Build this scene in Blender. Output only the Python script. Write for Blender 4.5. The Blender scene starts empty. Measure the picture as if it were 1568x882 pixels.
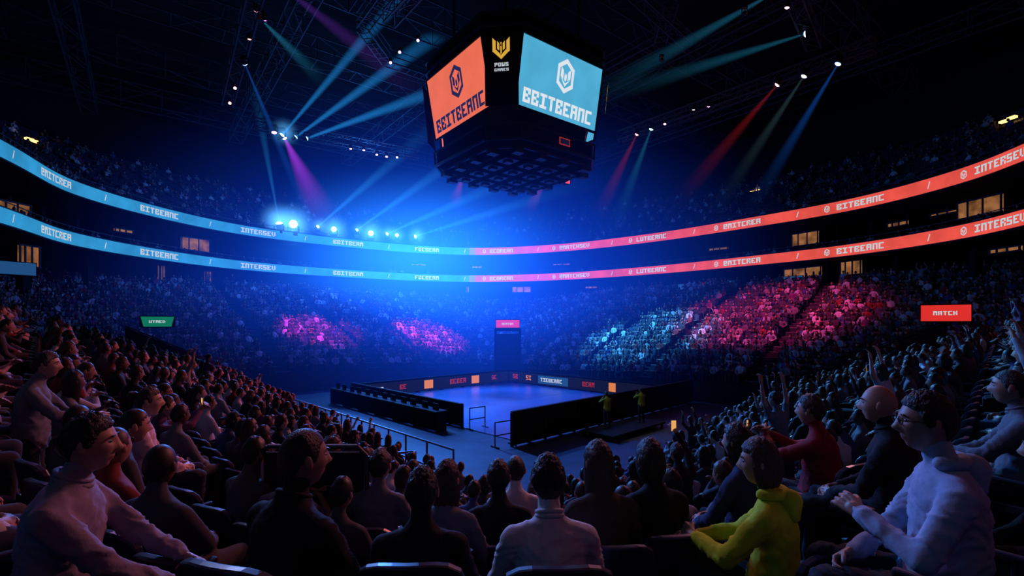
import bpy, bmesh, math, random, time
import numpy as np
from mathutils import Vector, Matrix, noise
T0=time.time()
random.seed(7); np.random.seed(7)
S=bpy.context.scene
S.view_settings.view_transform='Standard'
H=5.2
# ---------------------------------------------------------------- frames
SU,CU=math.sin(math.radians(46)),math.cos(math.radians(46))
def UV(u,v,z=0.0): return Vector((u*SU-v*CU, u*CU+v*SU, z))
def toUV(x,y): return (x*SU+y*CU, -x*CU+y*SU)
U_DIR=UV(1,0); V_DIR=UV(0,1)
# ---------------------------------------------------------------- materials
def new_mat(name):
    m=bpy.data.materials.new(name); m.use_nodes=True
    nt=m.node_tree; nt.nodes.clear()
    out=nt.nodes.new('ShaderNodeOutputMaterial')
    return m,nt,out
def surf(name,col,rough=0.6,metal=0.0,var=0.25,scale=8.0,bump=0.0,spec=0.5,stretch=None):
    m,nt,out=new_mat(name)
    b=nt.nodes.new('ShaderNodeBsdfPrincipled')
    tc=nt.nodes.new('ShaderNodeTexCoord'); n=nt.nodes.new('ShaderNodeTexNoise')
    n.inputs['Scale'].default_value=scale; n.inputs['Detail'].default_value=4
    if stretch:
        mp=nt.nodes.new('ShaderNodeMapping'); mp.inputs['Scale'].default_value=stretch
        nt.links.new(tc.outputs['Object'],mp.inputs['Vector']); nt.links.new(mp.outputs[0],n.inputs['Vector'])
    else: nt.links.new(tc.outputs['Object'],n.inputs['Vector'])
    r=nt.nodes.new('ShaderNodeValToRGB')
    r.color_ramp.elements[0].position=0.3; r.color_ramp.elements[1].position=0.7
    r.color_ramp.elements[0].color=(*[c*(1-var) for c in col],1)
    r.color_ramp.elements[1].color=(*[min(1,c*(1+var)) for c in col],1)
    nt.links.new(n.outputs['Fac'],r.inputs['Fac'])
    nt.links.new(r.outputs['Color'],b.inputs['Base Color'])
    b.inputs['Roughness'].default_value=rough; b.inputs['Metallic'].default_value=metal
    b.inputs['Specular IOR Level'].default_value=spec
    if bump:
        bp=nt.nodes.new('ShaderNodeBump'); bp.inputs['Strength'].default_value=bump; bp.inputs['Distance'].default_value=0.02
        nt.links.new(n.outputs['Fac'],bp.inputs['Height']); nt.links.new(bp.outputs['Normal'],b.inputs['Normal'])
    nt.links.new(b.outputs[0],out.inputs['Surface'])
    return m
def rand_surf(name,cols,rough=0.8):
    m,nt,out=new_mat(name)
    b=nt.nodes.new('ShaderNodeBsdfPrincipled'); oi=nt.nodes.new('ShaderNodeObjectInfo')
    r=nt.nodes.new('ShaderNodeValToRGB'); r.color_ramp.interpolation='CONSTANT'
    cr=r.color_ramp
    while len(cr.elements)<len(cols): cr.elements.new(0.5)
    for i,c in enumerate(cols):
        cr.elements[i].position=i/len(cols); cr.elements[i].color=(*c,1)
    nt.links.new(oi.outputs['Random'],r.inputs['Fac']); nt.links.new(r.outputs['Color'],b.inputs['Base Color'])
    b.inputs['Roughness'].default_value=rough; b.inputs['Specular IOR Level'].default_value=.3
    nt.links.new(b.outputs[0],out.inputs['Surface'])
    return m
def emis(name,col,strength=1.0,var=0.0,scale=6.0):
    m,nt,out=new_mat(name)
    e=nt.nodes.new('ShaderNodeEmission'); e.inputs['Strength'].default_value=strength
    tc=nt.nodes.new('ShaderNodeTexCoord'); n=nt.nodes.new('ShaderNodeTexNoise'); n.inputs['Scale'].default_value=scale
    nt.links.new(tc.outputs['Object'],n.inputs['Vector'])
    r=nt.nodes.new('ShaderNodeValToRGB')
    r.color_ramp.elements[0].position=0.3; r.color_ramp.elements[1].position=0.7
    r.color_ramp.elements[0].color=(*[c*(1-var) for c in col],1); r.color_ramp.elements[1].color=(*col,1)
    nt.links.new(n.outputs['Fac'],r.inputs['Fac']); nt.links.new(r.outputs['Color'],e.inputs['Color'])
    nt.links.new(e.outputs[0],out.inputs['Surface'])
    return m
def attr_emis(name,strength):
    m,nt,out=new_mat(name)
    e=nt.nodes.new('ShaderNodeEmission'); e.inputs['Strength'].default_value=strength
    a=nt.nodes.new('ShaderNodeAttribute'); a.attribute_name='Col'
    tc=nt.nodes.new('ShaderNodeTexCoord'); n=nt.nodes.new('ShaderNodeTexNoise'); n.inputs['Scale'].default_value=0.6
    nt.links.new(tc.outputs['Object'],n.inputs['Vector'])
    mr=nt.nodes.new('ShaderNodeMapRange'); mr.inputs[1].default_value=0.3; mr.inputs[2].default_value=0.7; mr.inputs[3].default_value=0.8; mr.inputs[4].default_value=1.1
    nt.links.new(n.outputs['Fac'],mr.inputs[0])
    mx=nt.nodes.new('ShaderNodeVectorMath'); mx.operation='SCALE'
    nt.links.new(a.outputs['Color'],mx.inputs[0]); nt.links.new(mr.outputs[0],mx.inputs['Scale'])
    nt.links.new(mx.outputs[0],e.inputs['Color']); nt.links.new(e.outputs[0],out.inputs['Surface'])
    return m
def M_(nt,op,a,b=None):
    n=nt.nodes.new('ShaderNodeMath'); n.operation=op
    for i,v in enumerate((a,b)):
        if v is None: continue
        if isinstance(v,(int,float)): n.inputs[i].default_value=v
        else: nt.links.new(v,n.inputs[i])
    return n.outputs[0]
def beam_mat(name,col,k):  # emission-only volume: paints a lit shaft, scatters no lamp light
    m,nt,out=new_mat(name)
    tc=nt.nodes.new('ShaderNodeTexCoord'); sp=nt.nodes.new('ShaderNodeSeparateXYZ')
    nt.links.new(tc.outputs['Object'],sp.inputs[0])
    x,y,z=sp.outputs
    rho2=M_(nt,'ADD',M_(nt,'MULTIPLY',x,x),M_(nt,'MULTIPLY',y,y))
    rad=M_(nt,'ADD',M_(nt,'MULTIPLY',z,0.93),0.07)
    q=M_(nt,'DIVIDE',rho2,M_(nt,'MULTIPLY',rad,rad))
    soft=M_(nt,'POWER',M_(nt,'MAXIMUM',M_(nt,'SUBTRACT',1.0,q),0.0),1.3)
    f=M_(nt,'POWER',M_(nt,'MAXIMUM',M_(nt,'SUBTRACT',1.0,z),0.0),1.8)
    i=M_(nt,'DIVIDE',M_(nt,'MULTIPLY',soft,f),M_(nt,'ADD',rad,0.02))
    s=M_(nt,'MULTIPLY',i,k)
    e=nt.nodes.new('ShaderNodeEmission'); e.inputs['Color'].default_value=(*col,1)
    nt.links.new(s,e.inputs['Strength']); nt.links.new(e.outputs[0],out.inputs['Volume'])
    return m
def glow_mat(name,col,k,p=2.0):  # glowing volume fading outwards, stands in for lamp light scattered in haze
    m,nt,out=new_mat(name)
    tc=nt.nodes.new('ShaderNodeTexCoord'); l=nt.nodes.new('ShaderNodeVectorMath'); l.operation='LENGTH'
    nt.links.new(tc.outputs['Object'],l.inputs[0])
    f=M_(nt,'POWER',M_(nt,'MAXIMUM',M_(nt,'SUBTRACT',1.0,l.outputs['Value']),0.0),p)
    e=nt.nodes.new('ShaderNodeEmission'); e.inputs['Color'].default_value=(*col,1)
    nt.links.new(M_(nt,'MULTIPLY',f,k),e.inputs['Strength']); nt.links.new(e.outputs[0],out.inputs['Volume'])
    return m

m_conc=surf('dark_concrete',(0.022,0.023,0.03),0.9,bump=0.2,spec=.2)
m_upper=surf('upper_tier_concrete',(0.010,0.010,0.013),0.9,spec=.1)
m_black=surf('black_painted_metal',(0.012,0.012,0.015),0.6,spec=.25)
m_fabric=surf('black_drape',(0.010,0.010,0.013),0.9,spec=.1)
m_steel=surf('truss_steel',(0.035,0.037,0.045),0.6,metal=0.2,spec=.3)
m_rail=surf('rail_metal',(0.20,0.21,0.25),0.4,metal=0.7)
m_gate=surf('gate_metal',(0.06,0.065,0.08),0.5,metal=0.5)
m_seat=surf('seat_plastic',(0.022,0.025,0.045),0.32,spec=0.5)
m_roof=surf('roof_black',(0.006,0.006,0.008),0.9,spec=.1)
m_floor=surf('arena_floor_black',(0.07,0.085,0.13),0.5,scale=1.2,bump=0.05)
m_court=surf('court_mat',(0.10,0.17,0.42),0.30,scale=0.25,var=0.30)
m_white=emis('led_white',(0.80,0.86,0.92),0.9)
m_white2=emis('ribbon_white',(0.70,0.78,0.85),0.75)
m_navy=emis('logo_navy',(0.02,0.02,0.09),1.0)
m_gold=emis('logo_gold',(0.75,0.42,0.05),0.9)
m_scrO=emis('led_screen_orange',(0.88,0.165,0.095),1.0,var=0.12,scale=0.6)
m_scrB=emis('led_screen_blue',(0.085,0.44,0.70),1.0,var=0.15,scale=0.6)
m_warm=emis('suite_warm_light',(0.9,0.36,0.13),0.40,var=0.85,scale=1.1)
m_bulb=emis('warm_bulb',(1.0,0.55,0.15),3.0)
m_red=emis('led_red',(0.85,0.035,0.03),0.85)
m_redd=emis('led_red_dim',(0.7,0.05,0.05),0.45)
m_orange=emis('led_orange',(1.0,0.30,0.08),0.7)
m_pink=emis('led_pink',(0.85,0.05,0.22),0.8)
m_green=emis('led_green',(0.01,0.30,0.16),0.55)
m_blueled=emis('led_blue',(0.03,0.16,0.45),0.45)
m_dimscreen=emis('led_panel_dim',(0.012,0.014,0.035),0.5)
m_ribbon=attr_emis('ribbon_led',1.0)

# ---------------------------------------------------------------- mesh builder
class MB:
    def __init__(s): s.V=[];s.F=[];s.M=[];s.n=0
    def add(s,v,f,m=0,mtx=None):
        if mtx is not None: v=[mtx@Vector(p) for p in v]
        s.V.extend([tuple(p) for p in v]); n=s.n
        s.F.extend([tuple(i+n for i in q) for q in f])
        if isinstance(m,int): s.M.extend([m]*len(f))
        else: s.M.extend(list(m))
        s.n+=len(v)
    def box(s,c,size,m=0,rot=None,mtx=None):
        hx,hy,hz=[a/2 for a in size]
        v=[Vector((x,y,z)) for x in(-hx,hx) for y in(-hy,hy) for z in(-hz,hz)]
        if rot is not None: v=[rot@p for p in v]
        v=[p+Vector(c) for p in v]
        s.add(v,[(0,1,3,2),(4,6,7,5),(0,4,5,1),(2,3,7,6),(0,2,6,4),(1,5,7,3)],m,mtx)
    def beam(s,p,q,w,m=0,h=None):
        p=Vector(p);q=Vector(q);d=q-p
        if d.length<1e-6:return
        R=d.to_track_quat('Y','Z').to_matrix()
        s.box((p+q)/2,(w,d.length,h or w),m,rot=R)
    def tube(s,p,q,r,m=0,n=8,r2=None):
        p=Vector(p);q=Vector(q);R=(q-p).to_track_quat('Z','Y').to_matrix(); r2=r if r2 is None else r2
        v=[]
        for c,rr in((p,r),(q,r2)):
            for i in range(n):
                a=2*math.pi*i/n; v.append(c+R@Vector((rr*math.cos(a),rr*math.sin(a),0)))
        f=[(i,(i+1)%n,n+(i+1)%n,n+i) for i in range(n)]
        f+= [tuple(range(n))[::-1],tuple(range(n,2*n))]
        s.add(v,f,m)
    def quad(s,a,b,c,d,m=0): s.add([a,b,c,d],[(0,1,2,3)],m)
    def build(s,name,mats,smooth=False,parent=None,link=True,bevel=0):
        me=bpy.data.meshes.new(name); me.from_pydata(s.V,[],s.F)
        for mm in mats: me.materials.append(mm)
        me.polygons.foreach_set('material_index',s.M)
        if smooth: me.polygons.foreach_set('use_smooth',[True]*len(s.F))
        me.update()
        o=bpy.data.objects.new(name,me)
        if link: S.collection.objects.link(o)
        if parent: o.parent=parent
        if bevel:
            b=o.modifiers.new('bevel','BEVEL'); b.width=bevel; b.segments=2; b.limit_method='ANGLE'
        return o
def empty(name,loc=(0,0,0)):
    o=bpy.data.objects.new(name,None); o.location=loc; S.collection.objects.link(o); return o

# ---------------------------------------------------------------- pixel-block LED font
FONT={'A':"111101111101101",'B':"111101110101111",'C':"111100100100111",'D':"110101101101110",'E':"111100110100111",
'F':"111100110100100",'G':"111100101101111",'H':"101101111101101",'I':"111010010010111",'K':"101101110101101",'L':"100100100100111",
'M':"111111101101101",'N':"111101101101101",'O':"111101101101111",'P':"111101111100100",'R':"111101110101101",'S':"111100111001111",
'T':"111010010010010",'U':"101101101101111",'V':"101101101101010",'W':"101101101111111",' ':"000000000000000",'@':"111101111100111",'.':"000000000000010"}
def text_cells(txt,mb,fn,cw,ch,m=0,a0=0,b0=0,gap=0.7):
    a=a0
    for chx in txt:
        g=FONT[chx]
        for r in range(5):
            c=0
            while c<3:
                if g[r*3+c]=='1':
                    e=c
                    while e<3 and g[r*3+e]=='1': e+=1
                    x0=a+c*cw; x1=a+e*cw; y1=b0+(5-r)*ch; y0=y1-ch
                    mb.quad(fn(x0,y0),fn(x1,y0),fn(x1,y1),fn(x0,y1),m); c=e
                else: c+=1
        a+=cw*(3+gap)
    return a
def poly(mb,fn,pts,m=0): mb.add([fn(*p) for p in pts],[tuple(range(len(pts)))],m)
def hex_logo(mb,fn,cx,cy,h,m=0):
    w=h*0.30; k=0.72
    o=[(0,h/2),(w*1.15,h*.27),(w*1.15,-h*.27),(0,-h/2),(-w*1.15,-h*.27),(-w*1.15,h*.27)]
    i=[(p[0]*k,p[1]*k) for p in o]
    for a in range(6):
        b=(a+1)%6
        poly(mb,fn,[(cx+o[a][0],cy+o[a][1]),(cx+o[b][0],cy+o[b][1]),(cx+i[b][0],cy+i[b][1]),(cx+i[a][0],cy+i[a][1])],m)
    for s in(-1,1):
        poly(mb,fn,[(cx+s*w*.68,cy+h*.24),(cx+s*w*.30,cy+h*.14),(cx+s*w*.30,cy-h*.12),(cx+s*w*.68,cy-h*.04)],m)
        poly(mb,fn,[(cx+s*w*.68,cy-h*.06),(cx+s*w*.30,cy-h*.14),(cx,cy-h*.2),(cx,cy-h*.3)],m)
        poly(mb,fn,[(cx+s*w*.16,cy+h*.1),(cx,cy+h*.02),(cx,cy-h*.16),(cx+s*w*.16,cy-h*.1)],m)
def shield_logo(mb,fn,cx,cy,h,m=0):
    w=h*.42
    for s in(-1,1):
        poly(mb,fn,[(cx+s*w,cy+h*.5),(cx+s*w*.62,cy+h*.34),(cx+s*w*.62,cy-h*.02),(cx+s*w,cy-h*.16)],m)
        poly(mb,fn,[(cx+s*w,cy-h*.12),(cx+s*w*.62,cy-h*.04),(cx,cy-h*.3),(cx,cy-h*.5)],m)
        poly(mb,fn,[(cx+s*w*.45,cy+h*.34),(cx+s*w*.2,cy+h*.22),(cx+s*w*.2,cy-h*.1),(cx+s*w*.45,cy-h*.02)],m)
        poly(mb,fn,[(cx+s*w*.62,cy+h*.5),(cx+s*w*.1,cy+h*.3),(cx,cy+h*.1),(cx,cy+h*.26)],m)
    poly(mb,fn,[(cx-w*.08,cy+h*.1),(cx-w*.08,cy-h*.24),(cx+w*.08,cy-h*.24),(cx+w*.08,cy+h*.1)],m)

# ---------------------------------------------------------------- bowl geometry
u0,u1,v0,v1=7.5,31.0,7.2,37.0
C=UV((u0+u1)/2,(v0+v1)/2)
def wfun(x,y):
    u,v=toUV(x,y)
    du=max(u0-u,u-u1,0.0); dv=max(v0-v,v-v1,0.0)
    return (du**3+dv**3)**(1/3)
def r_w(th,w):
    c,s=math.cos(th),math.sin(th); lo,hi=0.0,80.0
    for _ in range(34):
        mid=(lo+hi)/2
        if wfun(C.x+c*mid,C.y+s*mid)<w: lo=mid
        else: hi=mid
    return lo
def sm(t): t=max(0,min(1,t)); return t*t*(3-2*t)
def lat(x,y): return 0.9*sm(abs(x)/16.0)
Z0=0.5
def zt(w): return Z0+0.38*w
K=23; DW=0.85; W0=0.2
def tread_z(x,y):
    w=wfun(x,y); k=max(0,min(K-1,int((w-W0)/DW)))
    return zt(W0+k*DW)+lat(x,y)
N=240
TH=[2*math.pi*i/N for i in range(N)]
loops=[[r_w(t,max(0.001,W0+k*DW)) for t in TH] for k in range(K+1)]
def P(i,r,z): 
    t=TH[i%N]; return Vector((C.x+r*math.cos(t),C.y+r*math.sin(t),z))
ring_pts=[(-29.4,27.8),(-32.4,35.6),(-31.9,44),(-28.9,52),(-22.3,59),(-13.2,65.2),(-4,67.4),(6.8,64),(16.5,56.6),(23.7,48.2),(28.6,41),(30.5,34),(30,28),(27,18.5),(20,8),(10,0),(-1,-4.5),(-12,-1),(-21,7),(-26,17)]
def cr(p0,p1,p2,p3,t):
    return tuple(0.5*((2*p1[i])+(-p0[i]+p2[i])*t+(2*p0[i]-5*p1[i]+4*p2[i]-p3[i])*t*t+(-p0[i]+3*p1[i]-3*p2[i]+p3[i])*t**3) for i in(0,1))
RD=[]
n=len(ring_pts)
for i in range(n):
    for j in range(10): RD.append(cr(ring_pts[i-1],ring_pts[i],ring_pts[(i+1)%n],ring_pts[(i+2)%n],j/10))
for _ in range(3): RD=[((RD[i-1][0]+2*RD[i][0]+RD[(i+1)%len(RD)][0])/4,(RD[i-1][1]+2*RD[i][1]+RD[(i+1)%len(RD)][1])/4) for i in range(len(RD))]
ang=np.array([math.atan2(y-C.y,x-C.x)%(2*math.pi) for x,y in RD]); rad=np.array([math.hypot(x-C.x,y-C.y) for x,y in RD])
o_=np.argsort(ang); ang=ang[o_]; rad=rad[o_]
def r_ring(th): return float(np.interp(th%(2*math.pi),ang,rad,period=2*math.pi))
RR=[r_ring(t) for t in TH]
def sweep(name,profile,mats,base=RR,m=0):
    mb=MB(); v=[]
    for (dr,z) in profile:
        for i in range(N): v.append(P(i,base[i]+dr,z))
    f=[]
    for j in range(len(profile)-1):
        for i in range(N):
            a=j*N+i; b=j*N+(i+1)%N
            f.append((a,b,b+N,a+N))
    mb.add(v,f,m); return mb.build(name,mats)
mb=MB()
for k in range(K):
    vi=[];vo=[];vn=[]
    for i in range(N):
        a=P(i,loops[k][i],0); a.z=zt(W0+k*DW)+lat(a.x,a.y)
        b=P(i,loops[k+1][i],a.z)
        c=P(i,loops[k+1][i],0); c.z=zt(W0+(k+1)*DW)+lat(c.x,c.y)
        vi.append(a);vo.append(b);vn.append(c)
    f=[(i,(i+1)%N,N+(i+1)%N,N+i) for i in range(N)]+[(N+i,N+(i+1)%N,2*N+(i+1)%N,2*N+i) for i in range(N)]
    mb.add(vi+vo+vn,f,0)
v=[P(i,loops[0][i],0) for i in range(N)]
v2=[]
for i in range(N):
    a=P(i,loops[0][i],0); a.z=zt(W0)+lat(a.x,a.y); v2.append(a)
mb.add(v+v2,[(i,(i+1)%N,N+(i+1)%N,N+i) for i in range(N)],1)
v=[];
for i in range(N):
    a=P(i,loops[K][i],0); a.z=zt(W0+K*DW)+lat(a.x,a.y); v.append(a)
v2=[P(i,max(RR[i]+7.5,loops[K][i]+0.5),v[i].z+0.1) for i in range(N)]
mb.add(v+v2,[(i,(i+1)%N,N+(i+1)%N,N+i) for i in range(N)],0)
mb.build('grandstand_lower_bowl',[m_conc,m_black])
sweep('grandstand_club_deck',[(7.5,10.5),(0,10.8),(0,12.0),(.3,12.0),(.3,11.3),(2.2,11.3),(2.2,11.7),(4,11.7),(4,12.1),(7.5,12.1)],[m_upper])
prof=[(7.5,14.2),(0,14.6),(0,15.85),(.3,15.85),(.3,15.2)]
for k in range(15): prof+=[(.3+.85*(k+1),15.2+.5*k),(.3+.85*(k+1),15.2+.5*(k+1))]
prof+=[(14,22.7)]
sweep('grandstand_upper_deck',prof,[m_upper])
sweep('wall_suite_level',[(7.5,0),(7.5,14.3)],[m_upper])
sweep('wall_outer',[(14,22.7),(14,29)],[m_roof])
mb=MB(); mb.add([P(i,RR[i]+14,29) for i in range(N)],[tuple(range(N))],0); mb.build('ceiling',[m_roof])
mb=MB(); mb.add([P(i,RR[i]+14,0) for i in range(N)],[tuple(range(N))],0); mb.build('floor',[m_floor])
mb=MB()
for zz,dr in((12.0,.15),(15.85,.15)):
    for i in range(0,N):
        a=P(i,RR[i]+dr,zz+.35); b=P(i+1,RR[(i+1)%N]+dr,zz+.35)
        mb.beam(a,b,.05,0)
        if i%2==0: mb.beam(P(i,RR[i]+dr,zz),a,.04,0)
mb.build('deck_guard_railing',[m_steel])
mb=MB()
for i in range(0,N,6):
    a=P(i,RR[i]+3.0,6.5); mb.beam(a,P(i,RR[i]+3.0,10.8),.55,0)
for i in range(0,N,3):
    t=TH[i]; R=Matrix.Rotation(t,3,'Z')
    mb.box(P(i,RR[i]+5.8,13.2),(3.4,.25,2.3),0,rot=R)
mb.build('structural_columns',[m_upper])

# ---------------------------------------------------------------- ribbon boards
n0=len(RD); seg=[math.hypot(RD[(i+1)%n0][0]-RD[i][0],RD[(i+1)%n0][1]-RD[i][1]) for i in range(n0)]
cum=np.concatenate([[0],np.cumsum(seg)]); LT=cum[-1]
xs=np.array([p[0] for p in RD]+[RD[0][0]]); ys=np.array([p[1] for p in RD]+[RD[0][1]])
def ringS(s,off=0.0):
    s=s%LT; x=np.interp(s,cum,xs); y=np.interp(s,cum,ys)
    x2=np.interp((s+.3)%LT,cum,xs); y2=np.interp((s+.3)%LT,cum,ys)
    dx,dy=x2-x,y2-y; l=math.hypot(dx,dy) or 1
    return Vector((x+dy/l*off,y-dx/l*off,0))
def s_at_tan(t):
    best=None
    for i in range(900):
        s=i*LT/900; p=ringS(s)
        if p.y<15: continue
        e=abs(p.x/p.y-t)
        if best is None or e<best[0]: best=(e,s)
    return best[1]
sT=s_at_tan((727-784)/740)
def ribcol(s):
    d=((s-sT+LT/2)%LT)-LT/2
    t=sm((d+1.5)/3.0) if abs(d)<LT/4 else (1.0 if d>0 else 0.0)
    c1=np.array((0.030,0.29,0.60)); c2=np.array((0.80,0.085,0.065)); pk=np.array((0.7,.05,.25))
    c=c1*(1-t)+c2*t
    if 0<d<9: c=c*(d/9)+pk*(1-d/9)
    return c
def ribbon(name,zc,hh):
    mb=MB(); ns=int(LT/0.8); v=[]
    for i in range(ns):
        s=i*LT/ns; p=ringS(s,.14)
        v+=[p+Vector((0,0,zc-hh/2)),p+Vector((0,0,zc+hh/2))]
    f=[(2*i,2*((i+1)%ns),2*((i+1)%ns)+1,2*i+1) for i in range(ns)]
    mb.add(v,f,0); o=mb.build(name,[m_ribbon])
    at=o.data.color_attributes.new('Col','FLOAT_COLOR','CORNER')
    for pi,pl in enumerate(o.data.polygons):
        c=ribcol((pi+.5)*LT/ns)
        for li in pl.loop_indices: at.data[li].color=(*c,1)
    tb=MB(); words=['@MATCHSEV','LUTBEANC','@MITCREA','BITBEANC','INTERSEV','BBITBEAM','FOCBEAM','BCOREAN']
    s1=s_at_tan((80-784)/740); k=0; s=s1-21
    fz=lambda A,B: ringS(A,.2)+Vector((0,0,B))
    while s<s1+21+10.45*11:
        wd=words[k%8]; cw=.135; L=len(wd)*cw*3.6
        text_cells(wd,tb,fz,cw,.1,0,s-L/2,zc-.25,gap=.55)
        if s>sT: hex_logo(tb,fz,s-L/2-.8,zc,.62,0)
        poly(tb,fz,[(s+5.1,zc-.25),(s+5.18,zc-.25),(s+5.32,zc+.25),(s+5.24,zc+.25)],0)
        s+=10.45; k+=1
    tb.build('lettering',[m_white2],parent=o)
    hb=MB(); v=[]
    for i in range(ns):
        s=i*LT/ns
        for off,z in((.12,zc-hh/2-.08),(.12,zc+hh/2+.08)): 
            p=ringS(s,off); v.append(p+Vector((0,0,z)))
    hb.add(v,f,0); hb.build('housing',[m_black],parent=o)
    return o
ribbon('led_ribbon_board',11.4,.92)
ribbon('led_ribbon_board',15.2,.98)

# ---------------------------------------------------------------- suite windows / lamps
def th_for(t,dr):
    best=None
    for i in range(1440):
        th=2*math.pi*i/1440; r=r_ring(th)+dr; x=C.x+r*math.cos(th); y=C.y+r*math.sin(th)
        if y<12: continue
        e=abs(x/y-t)
        if best is None or e<best[0]: best=(e,th,x,y)
    return best[1:]
mb=MB()
wins=[(300,13.25,2.6,1.3,2.2),(1233,13.25,2.4,1.2,2.2),(1500,13.3,2.8,1.2,2.2),(1375,13.35,1.5,.35,2.5),(1228,9.9,3.4,1.0,1.2),(1305,10.0,1.7,1.2,1.2),(20,13.0,2.0,.8,2.5),(1100,13.4,2,.3,2.5),(860,13.3,2.4,.25,2.5),(905,9.9,1.6,.3,1.5),(715,10,.5,.9,1.2),(798,9.9,2.6,.8,1.2),(318,9.9,.6,1.3,1.2),(247,9.9,.5,1.4,1.2),(44,9.7,1.2,1.4,1.2),(190,13.4,1.4,.3,2.5),(1450,13.5,2,.2,2.5),(640,13.4,2,.2,2.5),(1540,9.9,1.8,.3,1.2),(730,13.3,1.4,.3,2.5)]
for px,z,w,h,dr in wins:
    th,x,y=th_for((px-784)/740,dr); R=Matrix.Rotation(th,3,'Z')
    mb.box((x,y,z),(.12,w,h),0,rot=R)
    mb.box((x-.15*math.cos(th),y-.15*math.sin(th),z+h/2),(.08,w+.2,.1),1,rot=R); mb.box((x-.15*math.cos(th),y-.15*math.sin(th),z-h/2),(.08,w+.2,.1),1,rot=R)
    for q in(-.5,-.1,.25,.5): mb.box((x-.15*math.cos(th)-q*w*math.sin(th),y-.15*math.sin(th)+q*w*math.cos(th),z),(.08,.09,h),1,rot=R)
mb.build('suite_windows',[m_warm,m_black])
mb=MB()
for px,py in((1536,186),(1548,180),(1335,262),(1346,256),(1152,294),(1160,292),(1010,321),(906,342),(756,350),(762,350),(44,213),(54,217),(267,296),(1160,462),(1280,440),(910,458),(998,467),(470,474),(602,477)):
    dr=9 if py<360 else 6
    th,x,y=th_for((px-784)/740,dr); z=H-(py-495)/740*y
    mb.box((x,y,z),(.35,.5,.16),0,rot=Matrix.Rotation(th,3,'Z')); mb.beam((x,y,z+.1),(x,y,z+.5),.05,1)
mb.build('aisle_lamps',[m_bulb,m_black])

# ---------------------------------------------------------------- signs and boards
def flat_sign(name,c,w,h,n_dir,mat_,txt=None,tm=None,slant=0):
    n=Vector(n_dir).normalized(); up=Vector((0,0,1)); r=up.cross(n).normalized()
    mb=MB(); c=Vector(c); fn=lambda a,b:c+r*a+up*b+n*.04
    fn0=lambda a,b:c+r*a+up*b
    mb.quad(fn0(-w/2+slant,-h/2),fn0(w/2-slant,-h/2),fn0(w/2,h/2),fn0(-w/2,h/2),0)
    if txt:
        cw=w*.5/(len(txt)*3.7); text_cells(txt,mb,fn,cw,h*.26/5,1,-w*.25,-h*.13)
    fb=c-n*.1
    R=Matrix((r,n,up)).transposed()
    mb.box(fb,(w+.1,.12,h+.1),2,rot=R)
    return mb.build(name,[mat_,tm or m_white2,m_black])
def at(px,py,d): return Vector(((px-784)/740*d,d,H-(py-495)/740*d))
flat_sign('led_sign_green',(-22.0,30.0,5.3),1.7,.62,(.5,-.85,0),m_green,'UTMED',slant=.15)
flat_sign('led_sign_red',(17.85,19.9,5.62),1.55,.66,(-.6,-.8,0),m_red,'MATCH')
flat_sign('led_sign_pink',(-.4,45.2,5.15),2.2,.7,(0,-1,0),m_pink,'BEATON')
flat_sign('led_score_panel',(-22.3,61.3,7.9),2.4,.95,(.3,-.95,0),m_white)
flat_sign('led_info_board',(-19.5,62.3,7.8),3.6,.85,(.3,-.95,0),m_blueled,'TIEBEAM OO')
flat_sign('led_display_board',(-28.0,27.2,8.3),1.8,.7,(.9,-.5,0),m_blueled)
for px,w in((1050,2.2),(1085,1.8),(1118,2.1),(1213,2.0)):
    th,x,y=th_for((px-784)/740,1.0)
    flat_sign('led_display_board',(x,y,9.35),w,.6,(-math.cos(th),-math.sin(th),0),m_blueled if px!=1085 else m_redd)
mb=MB(); c=Vector((-.4,45.6,0))
mb.box(c+Vector((0,.6,2.4)),(2.2,1.4,3.6),0); mb.box(c+Vector((-1.15,-.2,2.3)),(.22,.5,4.6),1); mb.box(c+Vector((1.15,-.2,2.3)),(.22,.5,4.6),1)
mb.box(c+Vector((0,-.2,4.6)),(2.5,.5,.3),1)
mb.build('entrance_tunnel',[m_conc,m_conc])
def parapet(name,ua,va,ub,vb,za,zb,th_=.18,drop=1.7):
    mb=MB(); a=UV(ua,va,za); b=UV(ub,vb,zb)
    d=(b-a); d.z=0; nrm=Vector((-d.y,d.x,0)).normalized()*th_/2
    v=[]
    for p in(a,b):
        for s in(-1,1):
            v+=[p+nrm*s,p+nrm*s-Vector((0,0,drop))]
    mb.add(v,[(0,4,5,1),(2,3,7,6),(0,2,6,4),(0,1,3,2),(4,6,7,5),(1,5,7,3)],0)
    mb.beam(a+Vector((0,0,.06)),b+Vector((0,0,.06)),.07,1)
    return mb.build(name,[m_black,m_steel])
parapet('stair_parapet',27,1.9,27,7.5,5.25,2.5)
parapet('stair_parapet',25.4,1.9,25.4,7.5,5.0,2.3)
parapet('stair_parapet',3.0,32.2,8.0,32.2,5.0,2.4)

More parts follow.
